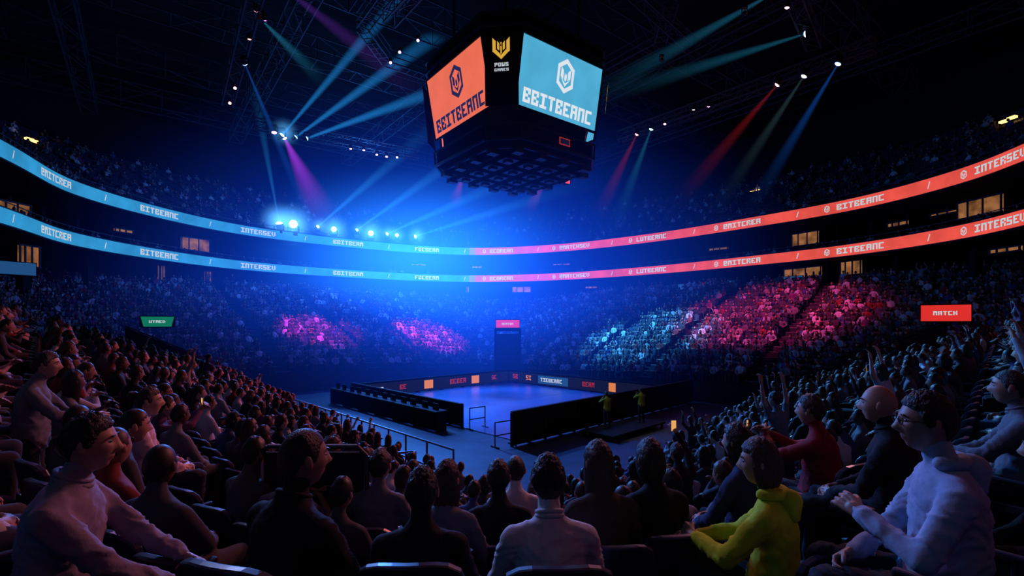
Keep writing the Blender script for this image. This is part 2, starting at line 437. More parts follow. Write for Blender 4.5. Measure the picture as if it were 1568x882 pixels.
# ---------------------------------------------------------------- court
mb=MB(); a=[(14.9,15),(29.5,15),(29.5,31),(14.9,31)]
mb.add([UV(u,v,.03) for u,v in a],[(0,1,2,3)],0)
for (ua,va,ub,vb) in((17,17,27.5,17),(17,29,27.5,29),(17,17,17,29),(27.5,17,27.5,29),(17,23,27.5,23)):
    mb.beam(UV(ua,va,.035),UV(ub,vb,.035),.05,1,h=.006)
mb.build('court_floor',[m_court,surf('court_line',(0.20,.28,.5),.4)])
def barrier(name,ua,va,ub,vb,h,fmat=m_fabric):
    mb=MB(); a=UV(ua,va);b=UV(ub,vb); L=(b-a).length; d=(b-a)/L; n=Vector((-d.y,d.x,0))
    cnt=max(1,round(L/2)); R=Matrix((d,n,Vector((0,0,1)))).transposed()
    for i in range(cnt):
        c=a+d*(L*(i+.5)/cnt)
        mb.box(c+Vector((0,0,h/2+.03)),(L/cnt-.04,.10,h-.06),0,rot=R)
        for s in(-1,1): 
            mb.box(c+n*s*.16+Vector((0,0,.03)),(.08,.3,.06),1,rot=R)
        mb.box(c-d*(L/cnt/2)+Vector((0,0,h/2)),(.07,.16,h),1,rot=R)
    mb.box((a+b)/2+Vector((0,0,h+.02)),(L,.18,.07),1,rot=R)
    return mb.build(name,[fmat,m_black],bevel=.01)
barrier('court_barrier',14.1,14.6,30.6,14.6,1.45)
barrier('court_barrier',14.9,19,14.9,31,1.15)
barrier('court_barrier',14.9,31,29.6,31,1.05)
barrier('court_barrier',29.6,31,29.6,14.8,1.05)
tb=MB()
fA=lambda a,b: UV(15+a,30.9,b); fB=lambda a,b: UV(29.5,31-a,b)
def rect(fn,a0,a1,b0,b1,m): poly(tb,fn,[(a0,b0),(a1,b0),(a1,b1),(a0,b1)],m)
rect(fA,.1,14.4,.12,.98,5); rect(fB,.1,15.9,.12,.98,5)
gA=lambda a,b: UV(15+a,30.87,b); gB=lambda a,b: UV(29.47,31-a,b); gC=lambda a,b: UV(29.44,31-a,b)
for a0,w in((5.6,.8),(10.2,.8)): rect(gA,a0,a0+w,.25,.88,2)
text_cells('BEBEA',tb,gA,.09,.075,1,8.0,.4); text_cells('BE',tb,gA,.08,.07,1,3.5,.4); text_cells('SE',tb,gA,.08,.07,1,12.4,.4); text_cells('BEAM',tb,gA,.07,.06,3,1.2,.4)
rect(gB,3.6,6.8,.22,.88,4); text_cells('TIEBEANC',tb,gC,.08,.06,3,3.9,.4)
text_cells('SB',tb,gB,.09,.075,1,.6,.4); text_cells('SI',tb,gB,.09,.075,2,2.2,.4)
rect(gB,10.6,11.2,.25,.88,2); text_cells('BEAM',tb,gB,.08,.07,1,8.2,.4)
tb.build('perimeter_led_boards',[m_white,m_redd,m_orange,m_white2,m_blueled,m_dimscreen])
mb=MB(); R=Matrix((V_DIR,-U_DIR,Vector((0,0,1)))).transposed()
for i in range(6):
    c=UV(13.7,20+i*2,0)
    mb.box(c+Vector((0,0,.95)),(1.9,.7,.06),1,rot=R); mb.box(c-U_DIR*.3+Vector((0,0,.5)),(1.85,.05,.86),0,rot=R)
    for s in(-.9,.9): mb.box(c+V_DIR*s+Vector((0,0,.47)),(.06,.6,.94),1,rot=R)
    for s in(-.45,.45): mb.box(c+V_DIR*s+Vector((0,0,1.14)),(.5,.05,.32),1,rot=R); 
mb.build('scorers_desk',[m_fabric,m_black],bevel=.01)
for (uu,vv) in((14.9,18.4),(13.5,15.0)):
    mb=MB(); a=UV(uu,vv);b=a+V_DIR*-.1+U_DIR*.9
    for p in(a,b): mb.beam(p,p+Vector((0,0,1.05)),.05,0); mb.beam(p-V_DIR*.25+Vector((0,0,.03)),p+V_DIR*.25+Vector((0,0,.03)),.05,0)
    for z in(.5,1.05): mb.beam(a+Vector((0,0,z)),b+Vector((0,0,z)),.045,0)
    mb.build('crowd_control_gate',[m_gate])
def railing(name,pts,h=1.0,post=1.4,mids=1):
    mb=MB()
    for a,b in zip(pts[:-1],pts[1:]):
        a=Vector(a);b=Vector(b);L=(b-a).length; cnt=max(1,round(L/post))
        for z in [h*(j+1)/(mids+1) for j in range(mids+1)]: mb.tube(a+Vector((0,0,z)),b+Vector((0,0,z)),.03,0,n=6)
        for i in range(cnt+1):
            p=a.lerp(b,i/cnt); mb.tube(p,p+Vector((0,0,h)),.027,0,n=6)
    return mb.build(name,[m_rail])
lst=[P(i,loops[0][i]-.35,0) for i in range(N)]
lst=[Vector((p.x,p.y,0.0)) for p in lst if (toUV(p.x,p.y)[0]<u0+.8 and toUV(p.x,p.y)[1]>9.5)]
lst.sort(key=lambda p:toUV(p.x,p.y)[1]); railing('front_guard_rail',lst[::2],1.95,mids=2)
lst=[P(i,loops[0][i]-.02,0) for i in range(N)]
lst=[Vector((p.x,p.y,zt(W0)+lat(p.x,p.y)-.1)) for p in lst if (toUV(p.x,p.y)[1]<v0+.05 and toUV(p.x,p.y)[0]>10)]
lst.sort(key=lambda p:toUV(p.x,p.y)[0]); railing('front_guard_rail',lst[::2],.8,mids=0)
railing('stair_handrail',[(-2.9,9.6,1.3),(-3.2,11.2,1.0),(-2.3,11.5,1.0),(-2.1,9.9,1.3)],1.15,mids=1,post=.7)
mb=MB(); mb.box((-1.65,4.03,3.78),(.84,.03,.7),0); mb.build('stair_guard_panel',[m_black],bevel=.05)
mb=MB()
path=[(-2.1,4.0,2.6),(-2.1,4.0,4.1),(-2.02,4.0,4.18),(-1.28,4.0,4.18),(-1.2,4.0,4.1),(-1.2,4.0,2.6)]
for p,q in zip(path[:-1],path[1:]): mb.tube(p,q,.02,0,n=8)
mb.build('stair_guard_frame',[m_gate])

# ---------------------------------------------------------------- centre-hung scoreboard
ang53=math.radians(52.5); du=Vector((math.sin(ang53),math.cos(ang53),0)); dv=Vector((-math.cos(ang53),math.sin(ang53),0))
SC=Vector((0.2,32.8,0))
def octa(hs,ch,z):
    pts=[]
    for (a,b) in((-hs,-(hs-ch)),(-(hs-ch),-hs),(hs-ch,-hs),(hs,-(hs-ch)),(hs,hs-ch),(hs-ch,hs),(-(hs-ch),hs),(-hs,hs-ch)):
        pts.append(SC+du*a+dv*b+Vector((0,0,z)))
    return pts
sb=empty('center_hung_scoreboard',SC)
def par(o): o.parent=sb; o.matrix_parent_inverse=Matrix.Translation(-SC); return o
mb=MB()
levels=[(2.6,.9,15.35),(3.3,1.1,15.2),(3.95,1.3,15.45),(4.35,1.45,15.75),(4.4,1.5,16.55),(4.05,1.5,16.95),(4.1,1.55,17.4),(4.85,1.6,21.6),(4.95,1.7,21.9),(4.95,1.7,22.6),(4.6,1.6,22.7)]
allv=[];
for l in levels: allv+=octa(*l)
f=[]
for j in range(len(levels)-1):
    for i in range(8): f.append((j*8+i,j*8+(i+1)%8,(j+1)*8+(i+1)%8,(j+1)*8+i))
f.append(tuple(range(8))[::-1]); f.append(tuple(range(len(levels)*8-8,len(levels)*8)))
mb.add(allv,f,0)
for z,hs,ch in((15.45,4.0,1.35),(16.6,4.5,1.5),(21.9,5.0,1.7),(22.6,5.0,1.7),(15.75,4.45,1.5)):
    o=octa(hs,ch,z)
    for i in range(8): mb.beam(o[i],o[(i+1)%8],.14,1)
for i in range(8):
    b=octa(4.45,1.5,15.75)[i]; c=octa(4.5,1.5,16.6)[i]
    mb.beam(b,c,.1,1)
R45=Matrix((du,dv,Vector((0,0,1)))).transposed()
for a in(-2.4,-.8,.8,2.4):
    for b in(-2.4,-.8,.8,2.4):
        mb.box(SC+du*a+dv*b+Vector((0,0,15.15)),(1.0,1.0,.16),1,rot=R45)
        mb.box(SC+du*a+dv*b+Vector((0,0,15.02)),(.45,.45,.14),1,rot=R45)
for a in(-2.7,-.9,.9,2.7):
    for s in(-1,1):
        for (x,y) in((a,s*3.75),(s*3.75,a)):
            mb.box(SC+du*x+dv*y+Vector((0,0,15.25)),(.6,.5,.3),1,rot=R45)
for a,b in((3,3),(-3,3),(3,-3),(-3,-3)):
    mb.beam(SC+du*a+dv*b+Vector((0,0,22.6)),SC+du*a+dv*b+Vector((0,0,28.9)),.12,1)
m_sbd=surf('scoreboard_frame',(0.03,0.032,0.04),0.45,metal=.3)
par(mb.build('housing',[m_fabric,m_sbd]))
mb=MB()
a=SC-dv*4.55+du*.3
poly(mb,lambda p,q:a+du*p+Vector((0,0,16.2+q)),[(-.45,-.2),(.45,-.2),(.45,.25),(-.45,.25)],0)
poly(mb,lambda p,q:a-dv*.02+du*p+Vector((0,0,16.2+q)),[(-.38,-.14),(.38,-.14),(.38,.18),(-.38,.18)],1)
par(mb.build('status_panel',[m_redd,m_dimscreen]))
def screen(nrm,right,mat_,logo):
    mb=MB(); hw=3.3
    pb=SC+nrm*4.24; pt=SC+nrm*4.94
    zb,zt_=17.6,21.45
    def fn(a,b,e=0.0):
        base=pb.lerp(pt,b); base=base+nrm*e
        return base+right*((a-.5)*2*hw)+Vector((0,0,zb+(zt_-zb)*b))
    poly(mb,lambda a,b:fn(a,b),[(0,0),(1,0),(1,1),(0,1)],0)
    fm=lambda A,B: fn(A/6.6,B/3.85,.04)
    cw=6.6*.86/(9*3.5); text_cells('BBITBEANC',mb,fm,cw,.80/5,1,6.6*.07,.30,gap=.5)
    hex_logo(mb,fm,6.6*.53,2.50,1.95,1)
    for (a,b),(c,d) in(((0,0),(1,0)),((1,0),(1,1)),((1,1),(0,1)),((0,1),(0,0))): mb.beam(fn(a,b,.0),fn(c,d,.0),.12,2)
    par(mb.build('led_screen',[mat_,logo,m_black]))
screen(-dv,du,m_scrB,m_white); screen(-du,-dv,m_scrO,m_navy); screen(dv,-du,m_scrO,m_navy); screen(du,dv,m_scrB,m_white)
for sx,sy in((-1,-1),(1,1),(1,-1),(-1,1)):
    n=(du*sx+dv*sy).normalized(); r=Vector((0,0,1)).cross(n).normalized()
    mb=MB(); ctr=SC+n*6.1
    fn=lambda a,b: ctr+r*a+Vector((0,0,20.4+b))+n*(b*.10)
    poly(mb,fn,[(-.95,-3.0),(.95,-3.0),(.95,1.0),(-.95,1.0)],2)
    ctr2=ctr+n*.05; fn2=lambda a,b: ctr2+r*a+Vector((0,0,20.4+b))+n*(b*.10)
    shield_logo(mb,fn2,0,0,1.15,0)
    text_cells('POWS',mb,fn2,.055,.04,1,-.38,-.95); text_cells('GAMES',mb,fn2,.045,.03,1,-.39,-1.2)
    par(mb.build('corner_banner',[m_gold,m_white2,m_fabric]))

# ---------------------------------------------------------------- trusses
def truss(name,a,b,w=.7,step=1.2,m=m_steel):
    a=Vector(a);b=Vector(b);d=(b-a);L=d.length;d/=L
    s=d.cross(Vector((0,0,1))).normalized()*w/2; up=Vector((0,0,w/2))
    mb=MB(); cs=[s+up,s-up,-s-up,-s+up]
    for c in cs: mb.beam(a+c,b+c,.08)
    nn=max(1,int(L/step))
    for i in range(nn+1):
        p=a+d*(L*i/nn)
        for j in range(4): mb.beam(p+cs[j],p+cs[(j+1)%4],.04)
        if i<nn:
            q=a+d*(L*(i+1)/nn)
            for j in range(4): 
                if i%2: mb.beam(p+cs[j],q+cs[(j+1)%4],.04)
                else: mb.beam(p+cs[(j+1)%4],q+cs[j],.04)
    for t in(.15,.85):
        p=a.lerp(b,t); mb.beam(p,(p.x,p.y,28.9),.03)
    return mb.build(name,[m])
truss('lighting_truss',(-12,22.8,21.3),(-20.6,35.0,21.3))
truss('lighting_truss',(-19.6,36.8,20.4),(-8.5,43.6,20.4))
truss('lighting_truss',(8.8,39.4,20.4),(19.8,26.4,20.4))
truss('lighting_truss',(17.5,28.0,21.4),(12.8,22.5,21.4))
truss('lighting_truss',(-7,27.5,22.5),(-2.5,22.0,22.5))
truss('lighting_truss',(3,24,24.5),(12,33,24.5))
for k in range(-3,5):
    a=SC+dv*(k*9-4)-du*34; b=SC+dv*(k*9-4)+du*34
    truss('roof_truss',(a.x,a.y,26.6),(b.x,b.y,26.6),w=1.8,step=3.0)
for k in range(-2,3):
    a=SC+du*(k*12)-dv*34; b=SC+du*(k*12)+dv*34
    truss('roof_truss',(a.x,a.y,25.4),(b.x,b.y,25.4),w=1.2,step=2.5)
mb=MB()
o=octa(8.5,3,24.6)
for i in range(8):
    a,b=o[i],o[(i+1)%8]
    for s in(-.4,.4):
        e=(b-a).cross(Vector((0,0,1))).normalized()*s; mb.beam(a+e,b+e,.08,0)
        for z in(.5,1.0): mb.beam(a+e+Vector((0,0,z)),b+e+Vector((0,0,z)),.04,0)
    L=(b-a).length
    for j in range(int(L/.6)): 
        p=a.lerp(b,(j+.5)*.6/L); e=(b-a).cross(Vector((0,0,1))).normalized()*.4; mb.beam(p-e,p+e,.05,0)
mb.build('roof_catwalk',[m_steel])

# ---------------------------------------------------------------- moving head lights + emissive beams, bloom and haze glow
COL={'cyan':(.02,.33,.95),'teal':(.03,.36,.62),'blue':(.02,.20,1.0),'ice':(.03,.36,1.0),'mag':(.50,.05,1.0),'red':(1.0,.04,.06),'pink':(1.0,.08,.35),'green':(.18,.36,.40),'purple':(.30,.06,.9)}
KK={'cyan':.28,'teal':.15,'blue':.20,'ice':.22,'mag':.28,'red':.10,'pink':.05,'green':.08,'purple':.04}
lens={k:emis('lens_'+k,tuple(min(1,c+.25) for c in v),6.0) for k,v in COL.items()}
bm={k:beam_mat('beam_glow_'+k,v,KK[k]) for k,v in COL.items()}
nb=24
cv=[(0.07*math.cos(2*math.pi*i/nb),0.07*math.sin(2*math.pi*i/nb),0) for i in range(nb)]+[(math.cos(2*math.pi*i/nb),math.sin(2*math.pi*i/nb),1) for i in range(nb)]
cf=[(i,(i+1)%nb,nb+(i+1)%nb,nb+i) for i in range(nb)]+[tuple(range(nb))[::-1],tuple(range(nb,2*nb))]
cone_me={}
for k in COL:
    me=bpy.data.meshes.new('beam_'+k); me.from_pydata(cv,[],cf); me.materials.append(bm[k]); cone_me[k]=me
def ico(name,mat_):
    bmx=bmesh.new(); bmesh.ops.create_icosphere(bmx,subdivisions=3,radius=1.0); me=bpy.data.meshes.new(name); bmx.to_mesh(me); bmx.free()
    me.materials.append(mat_); return me
glow_me=ico('lens_glow',glow_mat('lens_glow',(.10,.45,1.0),1.1,2.6))  # painted bloom around a lens, as a glowing ball
def fixture(pos,target,col,r=.16,beam=None,R=1.0,up=True,glow=0):
    pos=Vector(pos); d=(Vector(target)-pos).normalized()
    mb=MB(); Rm=d.to_track_quat('Z','Y').to_matrix()
    T=lambda x,y,z: Rm@Vector((x,y,z))
    mb.tube(T(0,0,-r*2.2),T(0,0,-.02),r*.75,0,n=12,r2=r*1.05)
    v=[T(r*.95*math.cos(a),r*.95*math.sin(a),0) for a in [2*math.pi*i/16 for i in range(16)]]
    v2=[T(r*.5*math.cos(a),r*.5*math.sin(a),r*.35) for a in [2*math.pi*i/16 for i in range(16)]]
    mb.add(v+v2,[(i,(i+1)%16,16+(i+1)%16,16+i) for i in range(16)]+[tuple(range(16,32))],1)
    sg=1 if up else -1
    for s in(-1,1):
        mb.beam((s*r*1.25,0,-r*.6),(s*r*1.25,0,sg*r*1.9),r*.28,0)
    mb.beam((-r*1.3,0,sg*r*1.9),(r*1.3,0,sg*r*1.9),r*.4,0)
    mb.box((0,0,sg*r*2.4),(r*2.2,r*1.8,r*.8),0)
    o=mb.build('moving_head_light',[m_black,lens[col]]); o.location=pos
    if beam:
        c=bpy.data.objects.new('light_beam',cone_me[col]); S.collection.objects.link(c)  # light shaft put in as a glowing cone
        c.parent=o; q=d.to_track_quat('Z','Y'); c.rotation_mode='QUATERNION'; c.rotation_quaternion=q
        c.location=d*(r*.45); c.scale=(R,R,beam)
    if glow:
        c=bpy.data.objects.new('light_glow',glow_me); S.collection.objects.link(c); c.parent=o; c.location=d*.3; c.scale=(glow,glow,glow)  # bloom put in as an emissive ball at the lens
    return o
Z=lambda py,z:(z-H)*740/(495-py)
def fx(px,py,z,tpx,tpy,dT,col,r=.16,beam=None,R=1.0,glow=0):
    d=Z(py,z); fixture(at(px,py,d),at(tpx,tpy,dT),col,r,beam,R,glow=glow)
fx(402,32,20.6,470,100,30,'teal',.16,9,.8)
fx(375,98,20.6,424,215,33,'blue',.16,16,.7)
for p in((392,16),(382,60),(360,135),(352,158),(405,30)): fx(p[0],p[1],20.6,p[0],p[1]+80,27,'red' if p[1]!=30 else 'mag',.1)
fx(432,207,19.6,600,10,34,'cyan',.2,28,1.2,glow=1.3)
fx(453,210,19.6,660,60,40,'cyan',.17,26,1.4)
fx(470,212,19.6,720,120,42,'cyan',.17,28,1.5)
fx(420,203,19.6,424,290,36,'mag',.2)
fx(436,212,19.6,490,320,38,'mag',.17,8,1.8)
fx(440,-14,22.0,600,110,34,'purple',.14,16,1.5)
for p in((537,228),(557,230),(577,237),(592,240),(608,241)): fx(p[0],p[1],19.7,p[0],p[1]+60,40,'purple',.11)
for p in((598,96),(612,80),(640,62)): fx(p[0],p[1],21.6,p[0],p[1]+60,26,'purple',.09)
fl=[(427,342,.42,(398,180,50),20,.9,2.6),(450,343,.5,None,0,0,3.0),(487,347,.22,(640,215,48),26,1.2,1.4),(512,351,.34,None,0,0,2.4),(547,352,.2,(740,215,48),28,1.3,1.2),(567,357,.36,None,0,0,2.4),(593,358,.24,(850,245,50),28,1.4,1.5),(607,360,.24,None,0,0,1.6),(635,362,.26,(930,270,52),28,1.3,1.8)]
for (px,py,r,tp,L,R,gl) in fl:
    th,x,y=th_for((px-784)/740,.3); p=Vector((x,y,H-(py-495)/740*y))
    if tp: fixture(p,at(*tp),'ice',r,L,R,up=False,glow=gl)
    else: fixture(p,(0,22,4),'ice',r,None,1,up=False,glow=gl)
fx(1233,52,20.7,1040,112,30,'teal',.17,13,.9)
fx(1205,12,20.7,1190,80,24,'pink',.11)
fx(1190,130,19.7,1075,265,32,'red',.17,9,.9)
fx(1231,117,19.7,1110,300,30,'green',.17,10,.8)
fx(1283,98,19.7,1195,245,28,'blue',.17,10,.7)
fx(975,206,19.7,930,300,38,'red',.15,7,.9)
fx(997,198,19.7,952,320,37,'teal',.16,9,.9)
fx(708,272,19.7,690,330,60,'pink',.1,9,1.2)
fx(835,275,19.7,800,340,60,'pink',.1,9,1.2)
for p in((1018,190),(1062,168),(1085,163),(1140,20),(1013,92),(780,272)): fx(p[0],p[1],19.7,p[0]-10,p[1]+60,34,'pink',.1)
fx(1180,-8,20.7,1060,60,26,'teal',.17,12,.9)
def glow_volume(name,c,sc,col,k,p):
    me=ico(name,glow_mat(name,col,k,p)); o=bpy.data.objects.new(name,me); o.location=c; o.scale=sc; S.collection.objects.link(o)
glow_volume('stage_haze_glow',(-6,46,8.5),(33,27,18),(.006,.080,1.0),.068,2.0)  # blue of the lit haze painted as emission, not scattered light
glow_volume('stage_haze_glow',(-11,55,13.0),(21,12,11),(.02,.26,1.0),.20,2.1)

# ---------------------------------------------------------------- PEOPLE
def tcaps(p,q,r1,r2,n=12,rings=4):
    p=Vector(p);q=Vector(q);d=q-p
    R=d.to_track_quat('Z','Y').to_matrix() if d.length>1e-6 else Matrix.Identity(3)
    v=[];L=d.length
    prof=[]
    for i in range(rings+1):
        a=math.pi/2*(1-i/rings); prof.append((-r1*math.sin(a),r1*math.cos(a)))
    for i in range(rings+1):
        a=math.pi/2*i/rings; prof.append((L+r2*math.sin(a),r2*math.cos(a)))
    prof[0]=(prof[0][0],0.0005); prof[-1]=(prof[-1][0],0.0005)
    for z,r in prof:
        for i in range(n):
            a=2*math.pi*i/n; v.append(p+R@Vector((r*math.cos(a),r*math.sin(a),z)))
    f=[]
    for j in range(len(prof)-1):
        for i in range(n): f.append((j*n+i,j*n+(i+1)%n,(j+1)*n+(i+1)%n,(j+1)*n+i))
    f.append(tuple(range(n))[::-1]); f.append(tuple(range((len(prof)-1)*n,len(prof)*n)))
    return v,f
def remesh(parts,voxel,smooth=4):
    mb=MB()
    for v,f in parts: mb.add(v,f)
    me=bpy.data.meshes.new('tmp'); me.from_pydata(mb.V,[],mb.F); o=bpy.data.objects.new('tmp',me); S.collection.objects.link(o)
    r=o.modifiers.new('r','REMESH'); r.mode='VOXEL'; r.voxel_size=voxel
    s=o.modifiers.new('s','SMOOTH'); s.factor=.5; s.iterations=smooth
    dg=bpy.context.evaluated_depsgraph_get(); dg.update()
    ev=o.evaluated_get(dg); m=ev.to_mesh()
    V=np.empty(len(m.vertices)*3); m.vertices.foreach_get('co',V); V=V.reshape(-1,3)
    Nn=np.empty(len(m.vertices)*3); m.vertices.foreach_get('normal',Nn); Nn=Nn.reshape(-1,3)
    F=[tuple(p.vertices) for p in m.polygons]
    ev.to_mesh_clear(); bpy.data.objects.remove(o); bpy.data.meshes.remove(me)
    return V,F,Nn
_hand={}
def hand(voxel,curl):
    k=(voxel,curl)
    if k in _hand: return _hand[k]
    parts=[]
    fx_=[-.033,-.011,.011,.032]; ln=[.058,.072,.078,.068]
    for x,l in zip(fx_,ln):
        parts.append(tcaps((x*.55,.0,0),(x,.085,0),.017,.0135,8,3))
        a=0;p=Vector((x,.085,0))
        for j,sl in enumerate((.44,.32,.24)):
            a+=curl*(.6 if j==0 else .8)
            q=p+Vector((x*.10,math.cos(a)*l*sl*1.05,-math.sin(a)*l*sl*1.05))
            parts.append(tcaps(p,q,.0098-.0008*j,.0092-.0008*j,8,3)); p=q
    parts.append(tcaps((.018,.015,0),(.045,.05,-.012),.016,.012,8,3)); parts.append(tcaps((.045,.05,-.012),(.056,.078,-.022-curl*.015),.0115,.0105,8,3)); parts.append(tcaps((.056,.078,-.022-curl*.015),(.056,.098,-.032-curl*.02),.0105,.009,8,3))
    parts.append(tcaps((0,-.03,0),(0,.03,0),.024,.026,8,3))
    V,F,_=remesh(parts,voxel,2); _hand[k]=(V,F); return V,F
_headc={}
def ss(a,b,x): 
    t=max(0,min(1,(x-a)/(b-a))); return t*t*(3-2*t)
def head(hair,nu,nv):
    k=(hair,nu,nv)
    if k in _headc: return _headc[k]
    def sph(fn,nu=nu,nv=nv):
        v=[];f=[]
        for j in range(nv+1):
            ph=math.pi*j/nv
            for i in range(nu):
                a=2*math.pi*i/nu+math.pi/2
                v.append(fn(math.sin(ph)*math.cos(a),math.sin(ph)*math.sin(a),math.cos(ph)))
        for j in range(nv):
            for i in range(nu): f.append((j*nu+i,(j+1)*nu+i,(j+1)*nu+(i+1)%nu,j*nu+(i+1)%nu))
        return v,f
    def base(x,y,z):
        X=x*.077;Y=y*.098;Zz=z*.122
        lo=max(0,-z)
        X*=1-.28*lo**1.6
        X*=1+.06*(1-abs(y))*(1-abs(z))
        if y<0: Y*=1-.42*max(0,-z-.10)
        if y>0: Y*=1-.08*lo
        if y>0 and z>0.2: Y*=1-.06*z
        if y>0 and z<-.5: Zz-=.008*y
        return X,Y,Zz
    def face(x,y,z):
        X,Y,Zz=base(x,y,z)
        if y>0:
            g=lambda cx,cz,sx,sz: math.exp(-((X-cx)/sx)**2-((Zz-cz)/sz)**2)
            Y+=.026*g(0,-.024,.011,.015)+.012*g(0,.0,.009,.022)
            Y+=.008*g(0,-.057,.024,.006)+.007*g(0,-.069,.02,.006)+.010*g(0,-.100,.022,.016)
            Y-=.012*(g(.031,.014,.016,.011)+g(-.031,.014,.016,.011))
            Y+=.006*(g(.03,.034,.022,.008)+g(-.03,.034,.022,.008))
            Y+=.004*(g(.045,-.02,.02,.02)+g(-.045,-.02,.02,.02))
        return X,Y,Zz
    V,F=sph(face); mats=[]
    for q in F:
        c=[sum(V[i][j] for i in q)/4 for j in range(3)]
        mats.append(6 if (c[1]>.05 and abs(c[0])<.024 and -.070<c[2]<-.054) else 0)
    mb=MB(); mb.add(V,F,mats)
    for s in(-1,1):
        vv,ff=[],[]
        for j in range(7):
            ph=math.pi*j/6
            for i in range(8):
                a=2*math.pi*i/8
                vv.append((s*(.076+.010*math.sin(ph)*math.cos(a)+.006),-.006+.018*math.sin(ph)*math.sin(a)-.004*math.cos(ph),-.002+.031*math.cos(ph)))
        for j in range(6):
            for i in range(8): ff.append((j*8+i,(j+1)*8+i,(j+1)*8+(i+1)%8,j*8+(i+1)%8))
        mb.add(vv,ff,0)
        vv=[]
        for j in range(7):
            ph=math.pi*j/6
            for i in range(8):
                a=2*math.pi*i/8; vv.append((s*.031+.0135*math.sin(ph)*math.cos(a),.0745+.0125*math.cos(ph),.013+.009*math.sin(ph)*math.sin(a)))
        mb.add(vv,ff,[5 if q[0]>=16 else 7 for q in ff])
        mb.box((s*.031,.091,.036),(.034,.007,.006),1)
    if hair!='bald':
        T_={'crop':1.055,'short':1.10,'bob':1.14,'long':1.12,'bun':1.08}[hair]
        def hf(x,y,z):
            X,Y,Zz=base(x,y,z)
            if hair in('short','crop','bun'):
                hl=-.080+.075*ss(-.055,-.030,Y)+.065*ss(.022,.055,Y)+.012*ss(.055,.08,Y)
            else:
                hl=-.2+.262*ss(.008,.045,Y)
            t=ss(hl-.010,hl+.008,Zz)
            amp=0 if hair=='crop' else 1
            nz=1+(.06*noise.noise(Vector((x*6,y*6,z*2.5)))+.06*noise.noise(Vector((x*17,y*17,z*4))))*amp
            s_=.90+(T_*nz-.90)*t
            top=1+.03*max(0,z)*(hair not in('crop',))
            X*=s_;Y*=s_; Zz=Zz*(s_*top if z>0 else (s_ if s_<1 else 1))
            if hair in('long','bob') and z<.1 and t>.5:
                k2=.24 if hair=='long' else .05
                X=X*(1+.30*max(0,-z)); Y=Y*(1+.25*max(0,-z)) - .012*min(1,.1-z)
                Zz=Zz-k2*max(0,.1-z)
            return X,Y,Zz
        V,F=sph(hf,int(nu*1.5),int(nv*1.4)); mb.add(V,F,1)
        if hair=='bun':
            v,f=tcaps((0,-.11,.06),(0,-.128,.065),.040,.034); mb.add(v,f,1)
    _headc[k]=(mb.V,mb.F,mb.M); return _headc[k]
def ik(sh,w,hint,l1=.285,l2=.255):
    d=w-sh; D=min(d.length,(l1+l2)*.985); d.normalize(); w=sh+d*D
    a=(l1*l1-l2*l2+D*D)/(2*D); h=math.sqrt(max(0,l1*l1-a*a))
    hp=hint-d*hint.dot(d); hp.normalize()
    return sh+d*a+hp*h, w
